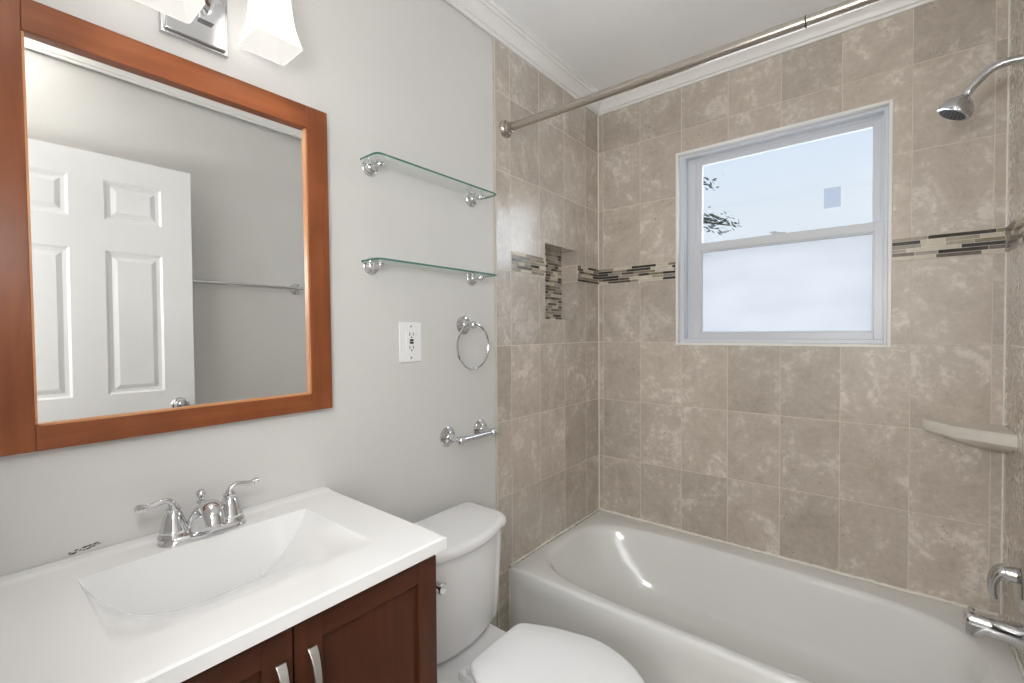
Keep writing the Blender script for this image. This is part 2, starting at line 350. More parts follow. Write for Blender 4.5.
# ---- mosaic bands (strips of glass and stone in one mesh per wall)
MS = ['mos_dark', 'mos_brown', 'mos_taupe', 'mos_olive', 'mos_cream', 'mos_grey', 'caulk']
def mosaic(name, P, u0, u1, z0, z1, rows, lmin=0.03, lmax=0.15, weights=(7, 5, 5, 4, 9, 4), seed=3, lastshort=None):
    """P(u, depth, z) -> point"""
    rnd = random.Random(seed); bm = NB(); h = (z1-z0)/rows; prev = -1
    def bx(ua, ub, d0, d1, za, zb, mi):
        q = [P(ua, d0, za), P(ub, d0, za), P(ub, d0, zb), P(ua, d0, zb), P(ua, d1, za), P(ub, d1, za), P(ub, d1, zb), P(ua, d1, zb)]
        v = [bm.verts.new(p) for p in q]
        for f in ((0, 1, 2, 3), (4, 7, 6, 5), (0, 4, 5, 1), (1, 5, 6, 2), (2, 6, 7, 3), (3, 7, 4, 0)):
            bm.faces.new([v[i] for i in f]).material_index = mi
    bx(u0, u1, 0.0, 0.0022, z0, z1, 6)
    for r in range(rows):
        u = u0 - rnd.uniform(0, lmax*0.6)
        while u < u1:
            w = rnd.uniform(lmin, lmax); mi = rnd.choices(range(6), weights)[0]
            if mi == prev: mi = (mi + rnd.choice((1, 2, 3))) % 6
            prev = mi
            a, b = max(u, u0)+0.0007, min(u+w, u1)-0.0007
            if b-a > 0.004: bx(a, b, 0.0, 0.0042, z0+r*h+0.0008, z0+(r+1)*h-0.0008, mi)
            u += w
    return struct(name, bm, MS, smooth=False)
mosaic('trim_5', lambda u, d, z: (u, -d, z), X+0.001, WX0, 1.5443, 1.6254, 6, 0.04, 0.13, seed=5)
mosaic('trim_6', lambda u, d, z: (u, -d, z), WX1, 1.499, 1.5443, 1.6254, 6, 0.06, 0.17, seed=21)
mosaic('trim_7', lambda u, d, z: (X+d, u, z), -0.742, NY0, 1.5443, 1.6254, 6, 0.04, 0.13, (1, 2, 5, 3, 8, 8), seed=11)
mosaic('trim_8', lambda u, d, z: (X+d, u, z), NY1, -0.001, 1.5443, 1.6254, 6, 0.04, 0.13, seed=8)
mosaic('trim_9', lambda u, d, z: (1.5-d, u, z), TE, -0.001, 1.5443, 1.6254, 6, 0.04, 0.13, seed=9)
mosaic('trim_10', lambda u, d, z: (-0.092+d, u, z), NY0+0.001, NY1-0.001, NZ0+0.001, NZ1-0.001, 24, 0.03, 0.10, (6, 6, 6, 4, 7, 5), seed=14)

# ---- the window
bm = NB(); t = 0.012
box(bm, WX0, WX0+t, -0.004, 0.125, WZ0, WZ1); box(bm, WX1-t, WX1, -0.004, 0.125, WZ0, WZ1)
box(bm, WX0+t, WX1-t, -0.004, 0.125, WZ0, WZ0+t); box(bm, WX0+t, WX1-t, -0.004, 0.125, WZ1-t, WZ1)
struct('trim_11', bm, 'trim_white', bevel=0.0015)
win = empty('window_1', (0.8137, 0.03, 1.2386)); win['kind'] = 'structure'
def lp(o, ref): # shift a world-space mesh into its parent's frame
    o.data.transform(Matrix.Translation(-Vector(ref.location))); return o
def rect_frame(bm, x0, x1, z0, z1, y0, y1, wl, wr, wb, wt):
    box(bm, x0, x0+wl, y0, y1, z0, z1); box(bm, x1-wr, x1, y0, y1, z0, z1)
    box(bm, x0+wl, x1-wr, y0, y1, z0, z0+wb); box(bm, x0+wl, x1-wr, y0, y1, z1-wt, z1)
ax0, ax1, az0, az1 = WX0+t, WX1-t, WZ0+t, WZ1-t
bm = NB()
rect_frame(bm, ax0, ax1, az0, az1, 0.024, 0.034, 0.020, 0.010, 0.018, 0.012)    # front lip
rect_frame(bm, ax0, ax1, az0, az1, 0.034, 0.070, 0.024, 0.014, 0.016, 0.010)
rect_frame(bm, ax0, ax1, az0, az1, 0.070, 0.120, 0.060, 0.022, 0.016, 0.020)    # outer track
lp(obj('window_frame', bm, 'vinyl_white', win, bevel=0.0012), win)
# upper (outer) sash
bm = NB(); rect_frame(bm, 0.480, 1.184, 1.672, 2.108, 0.074, 0.100, 0.032, 0.030, 0.030, 0.024)
rect_frame(bm, 0.505, 1.160, 1.698, 2.090, 0.080, 0.096, 0.010, 0.008, 0.010, 0.008)
us = lp(obj('upper_sash', bm, 'vinyl_white', win, bevel=0.0015), win)
bm = NB(); box(bm, 0.512, 1.154, 0.087, 0.090, 1.702, 2.086); lp(obj('pane', bm, 'pane_glass', us, smooth=False), win)
bm = NB(); box(bm, 0.995, 1.052, 0.0845, 0.0868, 1.793, 1.875)
for v in bm.verts: v.co = Matrix.Rotation(0.0, 4, 'Y') @ v.co
lp(obj('pane_square', bm, 'pane_square', us, smooth=False), win)  # pale tinted square on the clear pane
# lower (inner) sash
bm = NB(); rect_frame(bm, 0.484, 1.188, 1.2545, 1.705, 0.038, 0.066, 0.034, 0.029, 0.030, 0.036)
rect_frame(bm, 0.515, 1.162, 1.280, 1.671, 0.044, 0.062, 0.009, 0.008, 0.009, 0.009)
ls = lp(obj('lower_sash', bm, 'vinyl_white', win, bevel=0.0015), win)
bm = NB(); box(bm, 0.518, 1.159, 0.052, 0.055, 1.284, 1.669); lp(obj('pane', bm, 'frosted_glass', ls, smooth=False), win)
bm = NB(); box(bm, 0.815, 0.868, 0.036, 0.060, 1.705, 1.711); lathe(bm, (0.84, 0.048, 1.710), (0, 0, 1), [(0, 0.011), (0.004, 0.011), (0.006, 0.008), (0.008, 0.0)], 16)
tube(bm, [(0.84, 0.048, 1.714), (0.825, 0.040, 1.716), (0.808, 0.034, 1.715)], 0.004, 8)
lp(obj('sash_lock', bm, 'vinyl_white', ls, bevel=0.001), win)

# ---- the open door seen in the mirror
door = empty('door_1', (1.432, -2.195, 0.0)); door['kind'] = 'structure'; door.rotation_euler = (0, 0, math.radians(1.6))
def door_mesh():
    """local: y along the width 0..0.735, x = 0 front face (towards -x), thickness +x"""
    bm = NB(); Wd, z0, z1, th = 0.735, 0.012, 2.062, 0.034
    cols = [(0.0, 0.112), (0.112, 0.312), (0.312, 0.422), (0.422, 0.620), (0.620, 0.735)]
    rows = [(z0, 0.24), (0.24, 0.86), (0.86, 1.035), (1.035, 1.655), (1.655, 1.785), (1.785, 1.955), (1.955, z1)]
    for side in (0, 1):
        xf = 0.0 if side == 0 else th; s = 1 if side == 0 else -1
        for ci, (ya, yb) in enumerate(cols):
            for ri, (za, zb) in enumerate(rows):
                if ci in (1, 3) and ri in (1, 3, 5):
                    st = [(0, 0), (0.009, 0.007), (0.022, 0.0085), (0.040, 0.002)]
                    rs = [[(xf+s*dd, ya+i, za+i), (xf+s*dd, yb-i, za+i), (xf+s*dd, yb-i, zb-i), (xf+s*dd, ya+i, zb-i)] for i, dd in st]
                    loft(bm, rs, False, True)
                else: bm.faces.new([bm.verts.new(p) for p in ((xf, ya, za), (xf, yb, za), (xf, yb, zb), (xf, ya, zb))])
    for q in (((0, 0, z0), (th, 0, z0), (th, 0, z1), (0, 0, z1)), ((0, Wd, z0), (th, Wd, z0), (th, Wd, z1), (0, Wd, z1)),
              ((0, 0, z1), (th, 0, z1), (th, Wd, z1), (0, Wd, z1)), ((0, 0, z0), (th, 0, z0), (th, Wd, z0), (0, Wd, z0))):
        bm.faces.new([bm.verts.new(p) for p in q])
    bmesh.ops.remove_doubles(bm, verts=bm.verts[:], dist=1e-5); return bm
obj('door_leaf', door_mesh(), 'door_white', door, smooth=False)
bm = NB(); lathe(bm, (0, 0.672, 0.965), (-1, 0, 0), [(-0.002, 0.031), (0.003, 0.032), (0.008, 0.028), (0.012, 0.013), (0.025, 0.011), (0.032, 0.018), (0.042, 0.028), (0.052, 0.028), (0.058, 0.020), (0.060, 0.0)], 28)
obj('door_knob', bm, 'chrome_soft', door)
for z in (0.22, 1.03, 1.84): bm = NB(); tube(bm, [(0.0, -0.006, z-0.045), (0.0, -0.006, z+0.045)], 0.006, 10); obj('hinge', bm, 'chrome_soft', door)

# ---- towel bar on the right wall (in the mirror)
tb = empty('towel_bar', (1.52, -0.915, 1.555), 'long thin chrome towel bar on the wall beside the open door, seen in the mirror', 'towel bar')
def rosette(bm, o, ax, R=0.026):
    lathe(bm, o, ax, [(0, R), (0.004, R), (0.006, R*0.90), (0.009, R*0.86), (0.011, R*0.70), (0.014, R*0.66), (0.017, R*0.45), (0.021, R*0.36), (0.028, R*0.30)], 32)
bm = NB(); tube(bm, [(-0.045, -0.61, 0), (-0.045, 0.0, 0)], 0.0095, 16); obj('bar', bm, 'chrome', tb)
for yy in (0.0, -0.61):
    bm = NB(); rosette(bm, (0, yy, 0), (-1, 0, 0), 0.034); tube(bm, [(-0.025, yy, 0), (-0.045, yy, 0)], 0.0085, 16); sphere(bm, (-0.045, yy, 0), 0.0135); 
    if yy == 0: lathe(bm, (-0.045, yy, 0), (0, 1, 0), [(0.008, 0.009), (0.014, 0.010), (0.018, 0.005), (0.022, 0.007), (0.026, 0.0)], 20)
    obj('mount', bm, 'chrome', tb)

# ================================================================== VANITY
van = empty('vanity_cabinet', (0.0, -1.862, 0.0), 'dark cherry wood vanity cabinet with shaker doors under the white sink top', 'cabinet')
cy = -1.862
bm = NB(); box(bm, 0.002, 0.450, -0.295, -0.279, 0.09, 0.8345); box(bm, 0.002, 0.450, 0.279, 0.295, 0.09, 0.8345)
box(bm, 0.002, 0.012, -0.279, 0.279, 0.09, 0.8345); box(bm, 0.012, 0.430, -0.279, 0.279, 0.09, 0.106)
box(bm, 0.432, 0.450, -0.279, -0.25, 0.09, 0.8345); box(bm, 0.432, 0.450, 0.25, 0.279, 0.09, 0.8345); box(bm, 0.432, 0.450, -0.02, 0.02, 0.53, 0.8345)
box(bm, 0.432, 0.450, -0.25, 0.25, 0.80, 0.8345); box(bm, 0.432, 0.450, -0.25, 0.25, 0.09, 0.12); box(bm, 0.432, 0.450, -0.25, 0.25, 0.515, 0.55)
box(bm, 0.002, 0.385, -0.285, 0.285, 0, 0.09)
obj('cabinet_body', bm, 'cabinet_upright', van, bevel=0.001)
def shaker(y0, y1, z0, z1, name='door'):
    bm = NB(); s = 0.046; x0, x1 = 0.4505, 0.4700
    box(bm, x0, x1, y0, y0+s, z0, z1, 0); box(bm, x0, x1, y1-s, y1, z0, z1, 0)
    box(bm, x0, x1, y0+s, y1-s, z0, z0+s, 1); box(bm, x0, x1, y0+s, y1-s, z1-s+0.006, z1, 1)
    box(bm, x0, x1-0.008, y0+s, y1-s, z0+s, z1-s+0.006, 0)
    return obj(name, bm, ['cabinet_upright', 'cabinet_along'], van, bevel=0.0012)
def pull(par, y, ztop, ln=0.11, vertical=True):
    bm = NB()
    n = 14; rings = []
    for i in range(n+1):
        t = i/n; s = ln*t; xx = 0.470 + 0.004 + 0.020*math.sin(PI*t)**0.7
        wv = 0.0075 - 0.0022*math.sin(PI*t); 
        sh = 0.004*math.sin(PI*t)
        if vertical: c = Vector((xx, y, ztop - s)); a = Vector((0, 1, 0)); nrm = Vector((1, 0, 0))
        else: c = Vector((xx, y - ln/2 + s, ztop)); a = Vector((0, 0, 1)); nrm = Vector((1, 0, 0))
        rings.append([c + a*wv*p + nrm*0.0025*q for p, q in ((-1, -1), (1, -1), (1, 1), (-1, 1))])
    loft(bm, rings)
    for k in (0.006, ln-0.006):
        if vertical: box(bm, 0.4695, 0.478, y-0.005, y+0.005, ztop-k-0.005, ztop-k+0.005)
        else: box(bm, 0.4695, 0.478, y-ln/2+k-0.005, y-ln/2+k+0.005, ztop-0.005, ztop+0.005)
    return obj('handle', bm, 'pull_nickel', par, bevel=0.0008)
dr = shaker(0.0015, 0.2935, 0.535, 0.8325); pull(dr, 0.027, 0.789)
dl = shaker(-0.2935, -0.0015, 0.535, 0.8325); pull(dl, -0.0225, 0.789)
dw = shaker(-0.2935, 0.2935, 0.30, 0.530, 'drawer'); pull(dw, 0.0, 0.415, 0.11, False)
dw = shaker(-0.2935, 0.2935, 0.10, 0.295, 'drawer'); pull(dw, 0.0, 0.2, 0.11, False)

# ---- counter with integrated wave basin
top = empty('sink_countertop', (0.0, cy, 0.8345), 'glossy white sink top with a rectangular sloping basin, on the cherry vanity', 'sink top')
def counter_bm():
    bm = NB(); zt = 0.0375   # local top
    y0, y1, x0, x1 = -0.311, 0.308, 0.002, 0.487
    def ss(a, b, v):
        t = max(0, min(1, (v-a)/(b-a))); return t*t*(3-2*t)
    def height(x, y):
        z = zt
        d = abs(y)/0.200
        if d < 1 and 0.1 < x < 0.40:
            deep = 0.124*(1-d**3.3)
            u = (x-0.108)/(0.395-0.108)
            if u > 0:
                ramp = (1-u)**1.25 if u < 1 else 0
                ramp = max(0, ramp)*ss(0.1075, 0.1125, x)
                z -= deep*ramp + 0.0028*ss(0, 0.03, 1-d)*ss(0, 0.35, 1-u)
        z += 0.003*(1-ss(0.028, 0.042, x))
        return z
    xs = [x0+(0.1-x0)*i/14 for i in range(15)] + [0.1075, 0.1080, 0.1085, 0.1092, 0.1100, 0.1110, 0.1125, 0.1145, 0.117, 0.120, 0.125] + [0.13+(0.395-0.13)*i/40 for i in range(41)] + [0.41, 0.44, 0.47, 0.483]
    ys = [y0, y0+0.004] + [-0.29, -0.27, -0.25, -0.23, -0.215, -0.205] + [-0.2, -0.199, -0.197, -0.194] + [-0.19+0.38*i/170 for i in range(171)] + [0.194, 0.197, 0.199, 0.2] + [0.205, 0.215, 0.23, 0.25, 0.27, 0.29, y1-0.004, y1]
    xs[-1] = x1-0.004; xs.append(x1)
    G = []
    for x in xs:
        row = []
        for y in ys:
            z = height(x, y)
            e = min(x1-x, y-y0, y1-y)
            if e < 0.0005: z -= 0.003
            row.append(bm.verts.new((x, y, z)))
        G.append(row)
    for i in range(len(xs)-1):
        for j in range(len(ys)-1): bm.faces.new((G[i][j], G[i][j+1], G[i+1][j+1], G[i+1][j]))
    # sides down
    zb = 0.0115
    loop = [G[0][j] for j in range(len(ys))] + [G[i][-1] for i in range(1, len(xs))] + [G[-1][j] for j in range(len(ys)-2, -1, -1)] + [G[i][0] for i in range(len(xs)-2, 0, -1)]
    low = [bm.verts.new((v.co.x, v.co.y, zb)) for v in loop]; n = len(loop)
    for i in range(n): bm.faces.new((loop[i], low[i], low[(i+1) % n], loop[(i+1) % n]))
    inset = [bm.verts.new((min(max(v.co.x, 0.002), 0.448), min(max(v.co.y, -0.294), 0.294), 0.0115)) for v in low]
    for i in range(n): bm.faces.new((low[i], inset[i], inset[(i+1) % n], low[(i+1) % n]))
    return bm
o = obj('basin_top', counter_bm(), 'counter_white', top, angle=30)

# ---- faucet
fz = 0.8725
fc = empty('sink_faucet', (0.072, -1.862, fz), 'chrome two-handle centerset faucet with curved lever handles, standing behind the basin', 'faucet')
bm = NB()
def stadium(hl, r, z, n=14, cx=0.0):
    pts = []
    for k in range(n+1): a = PI*k/n; pts.append((cx + r*math.cos(a), hl + r*math.sin(a), z))
    for k in range(n+1): a = PI + PI*k/n; pts.append((cx + r*math.cos(a), -hl + r*math.sin(a), z))
    return pts
loft(bm, [stadium(0.051, 0.029, 0.0), stadium(0.051, 0.029, 0.004), stadium(0.051, 0.027, 0.008), stadium(0.051, 0.022, 0.0115), stadium(0.050, 0.018, 0.014)])
obj('base_plate', bm, 'chrome', fc, angle=50)
# spout: broad curved body
bm = NB()
sp = [(0.0, 0.010, 0.040, 0.024), (0.002, 0.024, 0.034, 0.022), (0.008, 0.040, 0.028, 0.020), (0.018, 0.054, 0.024, 0.0175), (0.032, 0.062, 0.0215, 0.0155), (0.046, 0.061, 0.020, 0.0145), (0.057, 0.053, 0.019, 0.0135), (0.064, 0.042, 0.0175, 0.0125), (0.066, 0.034, 0.0165, 0.012)]
rings = []
for i, (x, z, w, h) in enumerate(sp):
    a = sp[max(i-1, 0)]; b = sp[min(i+1, len(sp)-1)]; tx, tz = b[0]-a[0], b[1]-a[1]; l = math.hypot(tx, tz) or 1; nx, nz = -tz/l, tx/l
    rings.append([(x + nx*h*math.cos(2*PI*k/24), w*math.sin(2*PI*k/24), z + nz*h*math.cos(2*PI*k/24)) for k in range(24)])
loft(bm, rings); obj('spout', bm, 'chrome', fc, angle=60)
bm = NB(); lathe(bm, (-0.016, 0, 0.012), (0, 0, 1), [(0, 0.006), (0.045, 0.004), (0.050, 0.0085), (0.053, 0.0085), (0.056, 0.0045), (0.060, 0.0045), (0.063, 0.008), (0.068, 0.0092), (0.073, 0.0075), (0.077, 0.0035), (0.078, 0.0)], 20)
obj('lift_rod', bm, 'chrome', fc)
for sgn in (-1, 1):
    y = sgn*0.0515
    bm = NB(); lathe(bm, (-0.006, y, 0.008), (0, 0, 1), [(0, 0.0275), (0.005, 0.0275), (0.009, 0.0255), (0.013, 0.0245), (0.016, 0.0250), (0.019, 0.0235), (0.034, 0.0200), (0.048, 0.0150), (0.053, 0.0115), (0.056, 0.0130), (0.059, 0.0130), (0.061, 0.0095), (0.066, 0.008), (0.069, 0.0)], 30)
    hn = obj('handle', bm, 'chrome', fc)
    bm = NB(); b0 = Vector((-0.006, y, 0.070))
    L = spline([b0 + Vector(p) for p in ((0, 0, 0), (0, sgn*0.003, 0.009), (0, sgn*0.014, 0.015), (0, sgn*0.030, 0.0125), (0.0, sgn*0.042, 0.010), (0.0, sgn*0.052, 0.011))], 6)
    rr = [0.0072 - 0.0016*math.sin(PI*i/(len(L)-1)) for i in range(len(L))]
    tube(bm, L, rr, 14); lathe(bm, L[-1], (0, sgn, 0.22), [(-0.006, 0.004), (-0.003, 0.0075), (0.003, 0.0085), (0.008, 0.006), (0.011, 0.0)], 18)
    obj('lever', bm, 'chrome', hn)

# ================================================================== MIRROR
mr = empty('wall_mirror', (0.002, -1.85, 1.4885), 'rectangular mirror in a reddish cherry wood frame, hung on the wall above the sink', 'mirror')
mr.rotation_euler = (math.radians(0.35), 0, 0)
fy0, fy1, fz0, fz1 = -0.308, 0.305, -0.400, 0.391   # outer, local
sw = 0.0555
bm = NB()
box(bm, 0.0, 0.024, fy0, fy0+sw, fz0, fz1, 0); box(bm, 0.0, 0.024, fy1-sw, fy1, fz0, fz1, 0)
box(bm, 0.0, 0.024, fy0+sw, fy1-sw, fz0, fz0+0.044, 1); box(bm, 0.0, 0.024, fy0+sw, fy1-sw, fz1-0.058, fz1, 1)
obj('mirror_frame', bm, ['cherry_upright', 'cherry_along'], mr, bevel=0.0015)
bm = NB(); iy0, iy1, iz0, iz1 = fy0+sw, fy1-sw, fz0+0.044, fz1-0.058
box(bm, 0.010, 0.0195, iy1-0.0035, iy1+0.0002, iz0, iz1); box(bm, 0.010, 0.0195, iy0-0.0002, iy0+0.0035, iz0, iz1)
box(bm, 0.010, 0.0195, iy0, iy1, iz0-0.0002, iz0+0.0035)
obj('frame_lip', bm, 'mirror_lip', mr, smooth=False)
bm = NB(); box(bm, 0.004, 0.0105, iy0, iy1, iz0, iz1); obj('glass', bm, 'mirror_glass', mr, smooth=False)

# ================================================================== VANITY LIGHT
vl = empty('vanity_light', (0.0, -1.842, 1.99), 'chrome wall light with two frosted white bell shades, above the mirror', 'wall light')
bm = NB()
def sqring(c, s, z, rnd=0.18, n=6, amp=0.0):
    pts = []; r = s*rnd
    for qx, qy, a0 in ((1, 1, 0), (-1, 1, PI/2), (-1, -1, PI), (1, -1, 3*PI/2)):
        for k in range(n+1):
            a = a0 + PI/2*k/n; pts.append((c[0] + qx*(s-r) + r*math.cos(a), c[1] + qy*(s-r) + r*math.sin(a), z))
    return pts
box(bm, 0.0, 0.012, -0.063, 0.065, -0.063, 0.085); box(bm, 0.012, 0.020, -0.056, 0.058, -0.056, 0.078)
obj('back_plate', bm, 'chrome_soft', vl, bevel=0.002)
bm = NB()
tube(bm, [(0.018, 0.017, 0.005), (0.05, 0.017, 0.018), (0.09, 0.017, 0.075), (0.12, 0.017, 0.110)], 0.0095, 4); box(bm, 0.018, 0.030, 0.002, 0.032, -0.012, 0.022)
tube(bm, [(0.12, -0.085, 0.115), (0.12, 0.119, 0.115)], 0.008, 4)
obj('arm', bm, 'chrome', vl, bevel=0.001)
MT['shade_glass'] = None
m = bpy.data.materials.new('shade_glass'); m.use_nodes = True; n_ = m.node_tree; n_.nodes.clear()
oo = n_.nodes.new('ShaderNodeOutputMaterial'); em = n_.nodes.new('ShaderNodeEmission'); tl = n_.nodes.new('ShaderNodeBsdfTranslucent'); ad = n_.nodes.new('ShaderNodeAddShader')
em.inputs[0].default_value = (1.0, 0.965, 0.91, 1); em.inputs[1].default_value = 0.50; tl.inputs[0].default_value = (0.55, 0.55, 0.545, 1)
n_.links.new(em.outputs[0], ad.inputs[0]); n_.links.new(tl.outputs[0], ad.inputs[1]); n_.links.new(ad.outputs[0], oo.inputs[0]); MT['shade_glass'] = m
for yy in (-0.078, 0.112):
    c = (0.120, yy)
    prof_s = [(0.026, 0.085), (0.030, 0.075), (0.0325, 0.055), (0.034, 0.030), (0.037, 0.0), (0.041, -0.022), (0.046, -0.042), (0.051, -0.060)]
    bm = NB(); rings = [sqring(c, s, z) for s, z in prof_s] + [sqring(c, s-0.003, z) for s, z in reversed(prof_s)]
    loft(bm, rings, False, False); sh = obj('lamp_shade', bm, 'shade_glass', vl, angle=60)
    bm = NB(); lathe(bm, (c[0], c[1], 0.070), (0, 0, 1), [(0, 0.012), (0.002, 0.022), (0.016, 0.024), (0.030, 0.022), (0.036, 0.014), (0.050, 0.012)], 24); obj('socket', bm, 'chrome', vl)
    lm = lamp('bulb_light', 'POINT', (c[0], -1.842+c[1], 1.99+0.015), VAN_E, (1.0, 0.97, 0.93), 0.02)

# ================================================================== GLASS SHELVES
def glass_shelf(z, zf, label):
    t = empty('glass_shelf', (0.0, -1.182, z), label, 'shelf', 'glass shelves on the painted wall')
    y0, y1, d = -0.253, 0.262, 0.088
    out = [(0.004, y0), (d-0.018, y0), (d-0.004, y0+0.006), (d, y0+0.016), (d, y1-0.016), (d-0.004, y1-0.006), (d-0.018, y1), (0.004, y1)]
    bm = NB(); lo = [bm.verts.new((x, y, -0.003)) for x, y in out]; hi = [bm.verts.new((x, y, 0.003)) for x, y in out]; n = len(out)
    bm.faces.new(lo[::-1]); bm.faces.new(hi)
    for i in range(n): bm.faces.new((lo[i], lo[(i+1) % n], hi[(i+1) % n], hi[i])).material_index = 1 if i < n-1 else 0
    obj('glass_panel', bm, ['shelf_glass', 'glass_edge'], t, smooth=False)
    for yy in (-0.219, 0.208):
        bm = NB(); rosette(bm, (0, yy, zf), (1, 0, 0), 0.026)
        tube(bm, [(0.022, yy, zf), (0.045, yy, zf)], 0.0075, 16); sphere(bm, (0.047, yy, zf), 0.011)
        lathe(bm, (0.047, yy, zf), (1, 0, 0), [(0.008, 0.007), (0.011, 0.004), (0.014, 0.0065), (0.018, 0.0055), (0.020, 0.0)], 16)
        tube(bm, [(0.047, yy, zf), (0.047, yy, -0.0035)], 0.006, 12)
        obj('bracket', bm, 'chrome', t)
    return t
glass_shelf(1.797, -0.014, 'upper clear glass shelf on round chrome brackets, highest on the painted wall')
glass_shelf(1.502, -0.010, 'lower clear glass shelf on round chrome brackets, just above the towel ring')

# ---- outlet
ol = empty('electrical_outlet', (0.0, -1.2595, 1.263), 'white rectangular wall outlet plate below the lower glass shelf', 'outlet')
bm = NB(); box(bm, 0.0, 0.006, -0.0445, 0.0445, -0.0645, 0.0645); obj('wall_plate', bm, 'plate_white', ol, bevel=0.003, bseg=3)
bm = NB(); box(bm, 0.004, 0.0085, -0.021, 0.021, -0.038, 0.038); obj('socket_face', bm, 'plate_white', ol, bevel=0.001)
for zc in (0.026, -0.016):
    for yy in (-0.007, 0.007): bm = NB(); box(bm, 0.008, 0.0092, yy-0.0012, yy+0.0012, zc-0.005, zc+0.004); obj('slot', bm, 'slot_black', ol, smooth=False)
    bm = NB(); lathe(bm, (0.008, 0, zc-0.0105), (1, 0, 0), [(0, 0.0026), (0.0012, 0.0026)], 10); obj('ground_hole', bm, 'slot_black', ol, smooth=False)
for za, zb in ((0.003, 0.0095), (-0.0055, 0.001)): bm = NB(); box(bm, 0.008, 0.0105, -0.007, 0.007, za, zb); obj('test_button', bm, 'slot_black', ol, bevel=0.0005)
for zz in (0.0505, -0.0505):
    bm = NB(); lathe(bm, (0.0055, 0, zz), (1, 0, 0), [(0, 0.0035), (0.0015, 0.0032), (0.002, 0.0)], 14); obj('screw', bm, 'chrome_soft', ol)

# ---- towel ring
tr = empty('towel_ring', (0.0, -1.018, 1.320), 'round chrome towel ring hanging from a rosette below the glass shelves', 'towel ring')
bm = NB(); rosette(bm, (0, 0, 0), (1, 0, 0), 0.034); tube(bm, [(0.022, 0, 0), (0.048, 0, 0)], 0.0075, 16); sphere(bm, (0.050, 0, 0), 0.0145)
lathe(bm, (0.050, 0, 0), (1, 0, 0), [(0.009, 0.008), (0.012, 0.0045), (0.015, 0.007), (0.019, 0.0055), (0.021, 0.0)], 16)
tube(bm, [(0.050, -0.016, 0.0), (0.050, 0.016, 0.0)], 0.0065, 14)
obj('mount', bm, 'chrome', tr)
bm = NB(); tube(bm, [(0.051, 0.08*math.sin(a), -0.0765+0.08*math.cos(a)) for a in [2*PI*i/64 for i in range(64)]], 0.0042, 10, closed=True)
obj('ring', bm, 'chrome', tr)

# ---- toilet paper holder
tp = empty('toilet_paper_holder', (0.0, -1.018, 0.927), 'empty chrome toilet paper holder bar between two rosettes above the toilet tank', 'paper holder')
for yy in (-0.084, 0.084):
    bm = NB(); rosette(bm, (0, yy, 0), (1, 0, 0), 0.035); tube(bm, [(0.022, yy, 0), (0.068, yy, -0.004)], [0.012, 0.0095], 16); sphere(bm, (0.070, yy, -0.004), 0.0155)
    lathe(bm, (0.070, yy, -0.004), (1, 0, 0), [(0.010, 0.008), (0.014, 0.004), (0.017, 0.006), (0.021, 0.0)], 16)
    obj('post', bm, 'chrome', tp)
bm = NB(); tube(bm, [(0.070, -0.074, -0.004), (0.070, -0.052, -0.004)], 0.0112, 16); tube(bm, [(0.070, -0.052, -0.004), (0.070, 0.074, -0.004)], 0.0095, 16); obj('spring_bar', bm, 'chrome_soft', tp)

# ================================================================== CURTAIN ROD
rod = empty('shower_curtain_rod', (0.75, -0.785, 2.095), 'long brushed nickel shower curtain rod spanning the tub below the ceiling', 'curtain rod')
bm = NB(); zl, zr = 0.013, -0.015
def rz(x): return zl + (zr-zl)*(x+0.75)/1.5
tube(bm, [(-0.735, 0.01, rz(-0.735)), (0.275, 0, rz(0.275))], 0.0148, 24); obj('rod', bm, 'nickel', rod)
bm = NB(); tube(bm, [(0.265, 0, rz(0.265)), (0.735, -0.005, rz(0.735))], 0.0132, 24); obj('inner_rod', bm, 'nickel', rod)
bm = NB(); lathe(bm, (0.273, 0, rz(0.273)), (1, 0, 0), [(0, 0.0148), (0.0005, 0.0151), (0.003, 0.0151), (0.0035, 0.0132)], 24); obj('collar', bm, 'dark_rubber', rod)
for s, x0 in ((1, -0.747), (-1, 0.75)):
    bm = NB(); lathe(bm, (x0, 0.01 if s > 0 else -0.005, rz(x0)), (s, 0, 0), [(0, 0.035), (0.005, 0.035), (0.009, 0.030), (0.015, 0.026), (0.024, 0.024), (0.027, 0.020), (0.038, 0.020), (0.040, 0.0148)], 32); obj('end_flange', bm, 'nickel', rod)

# ================================================================== BATHTUB
tub = empty('bathtub', (0.75, -0.39, 0.0), 'off-white alcove bathtub under the tiled window wall', 'bathtub')
def sring(cx_, cy_, hx, hy, n, z, N=144, xl=None):
    out = []
    for k in range(N):
        a = 2*PI*k/N; c, s = math.cos(a), math.sin(a); d = (abs(c)**n + abs(s)**n)**(-1/n)
        # parametrise so corners get points
        out.append([cx_ + hx*c*d, cy_ + hy*s*d, z])
    return out
def rrect(x0, x1, y0, y1, z, N=144):
    """project the ring directions on the rectangle"""
    cx_, cy_ = (x0+x1)/2, (y0+y1)/2; hx, hy = (x1-x0)/2, (y1-y0)/2; out = []
    for k in range(N):
        a = 2*PI*k/N; c, s = math.cos(a), math.sin(a); d = 1/max(abs(c), abs(s)); out.append([cx_+hx*c*d, cy_+hy*s*d, z])
    return out
tx0, tx1, ty0, ty1, th = 0.0055, 1.499, -0.768, -0.0015, 0.333
def bring(l, r, f, b, n, z): return sring((l+r)/2, (f+b)/2, (r-l)/2, (b-f)/2, n, z)
rings = [rrect(tx0, tx1, ty0, ty1, 0.290), rrect(tx0, tx1, ty0, ty1, th-0.016), rrect(tx0+0.002, tx1-0.002, ty0+0.002, ty1-0.002, th-0.007), rrect(tx0+0.007, tx1-0.007, ty0+0.007, ty1-0.007, th-0.0015), rrect(tx0+0.014, tx1-0.014, ty0+0.014, ty1-0.012, th)]
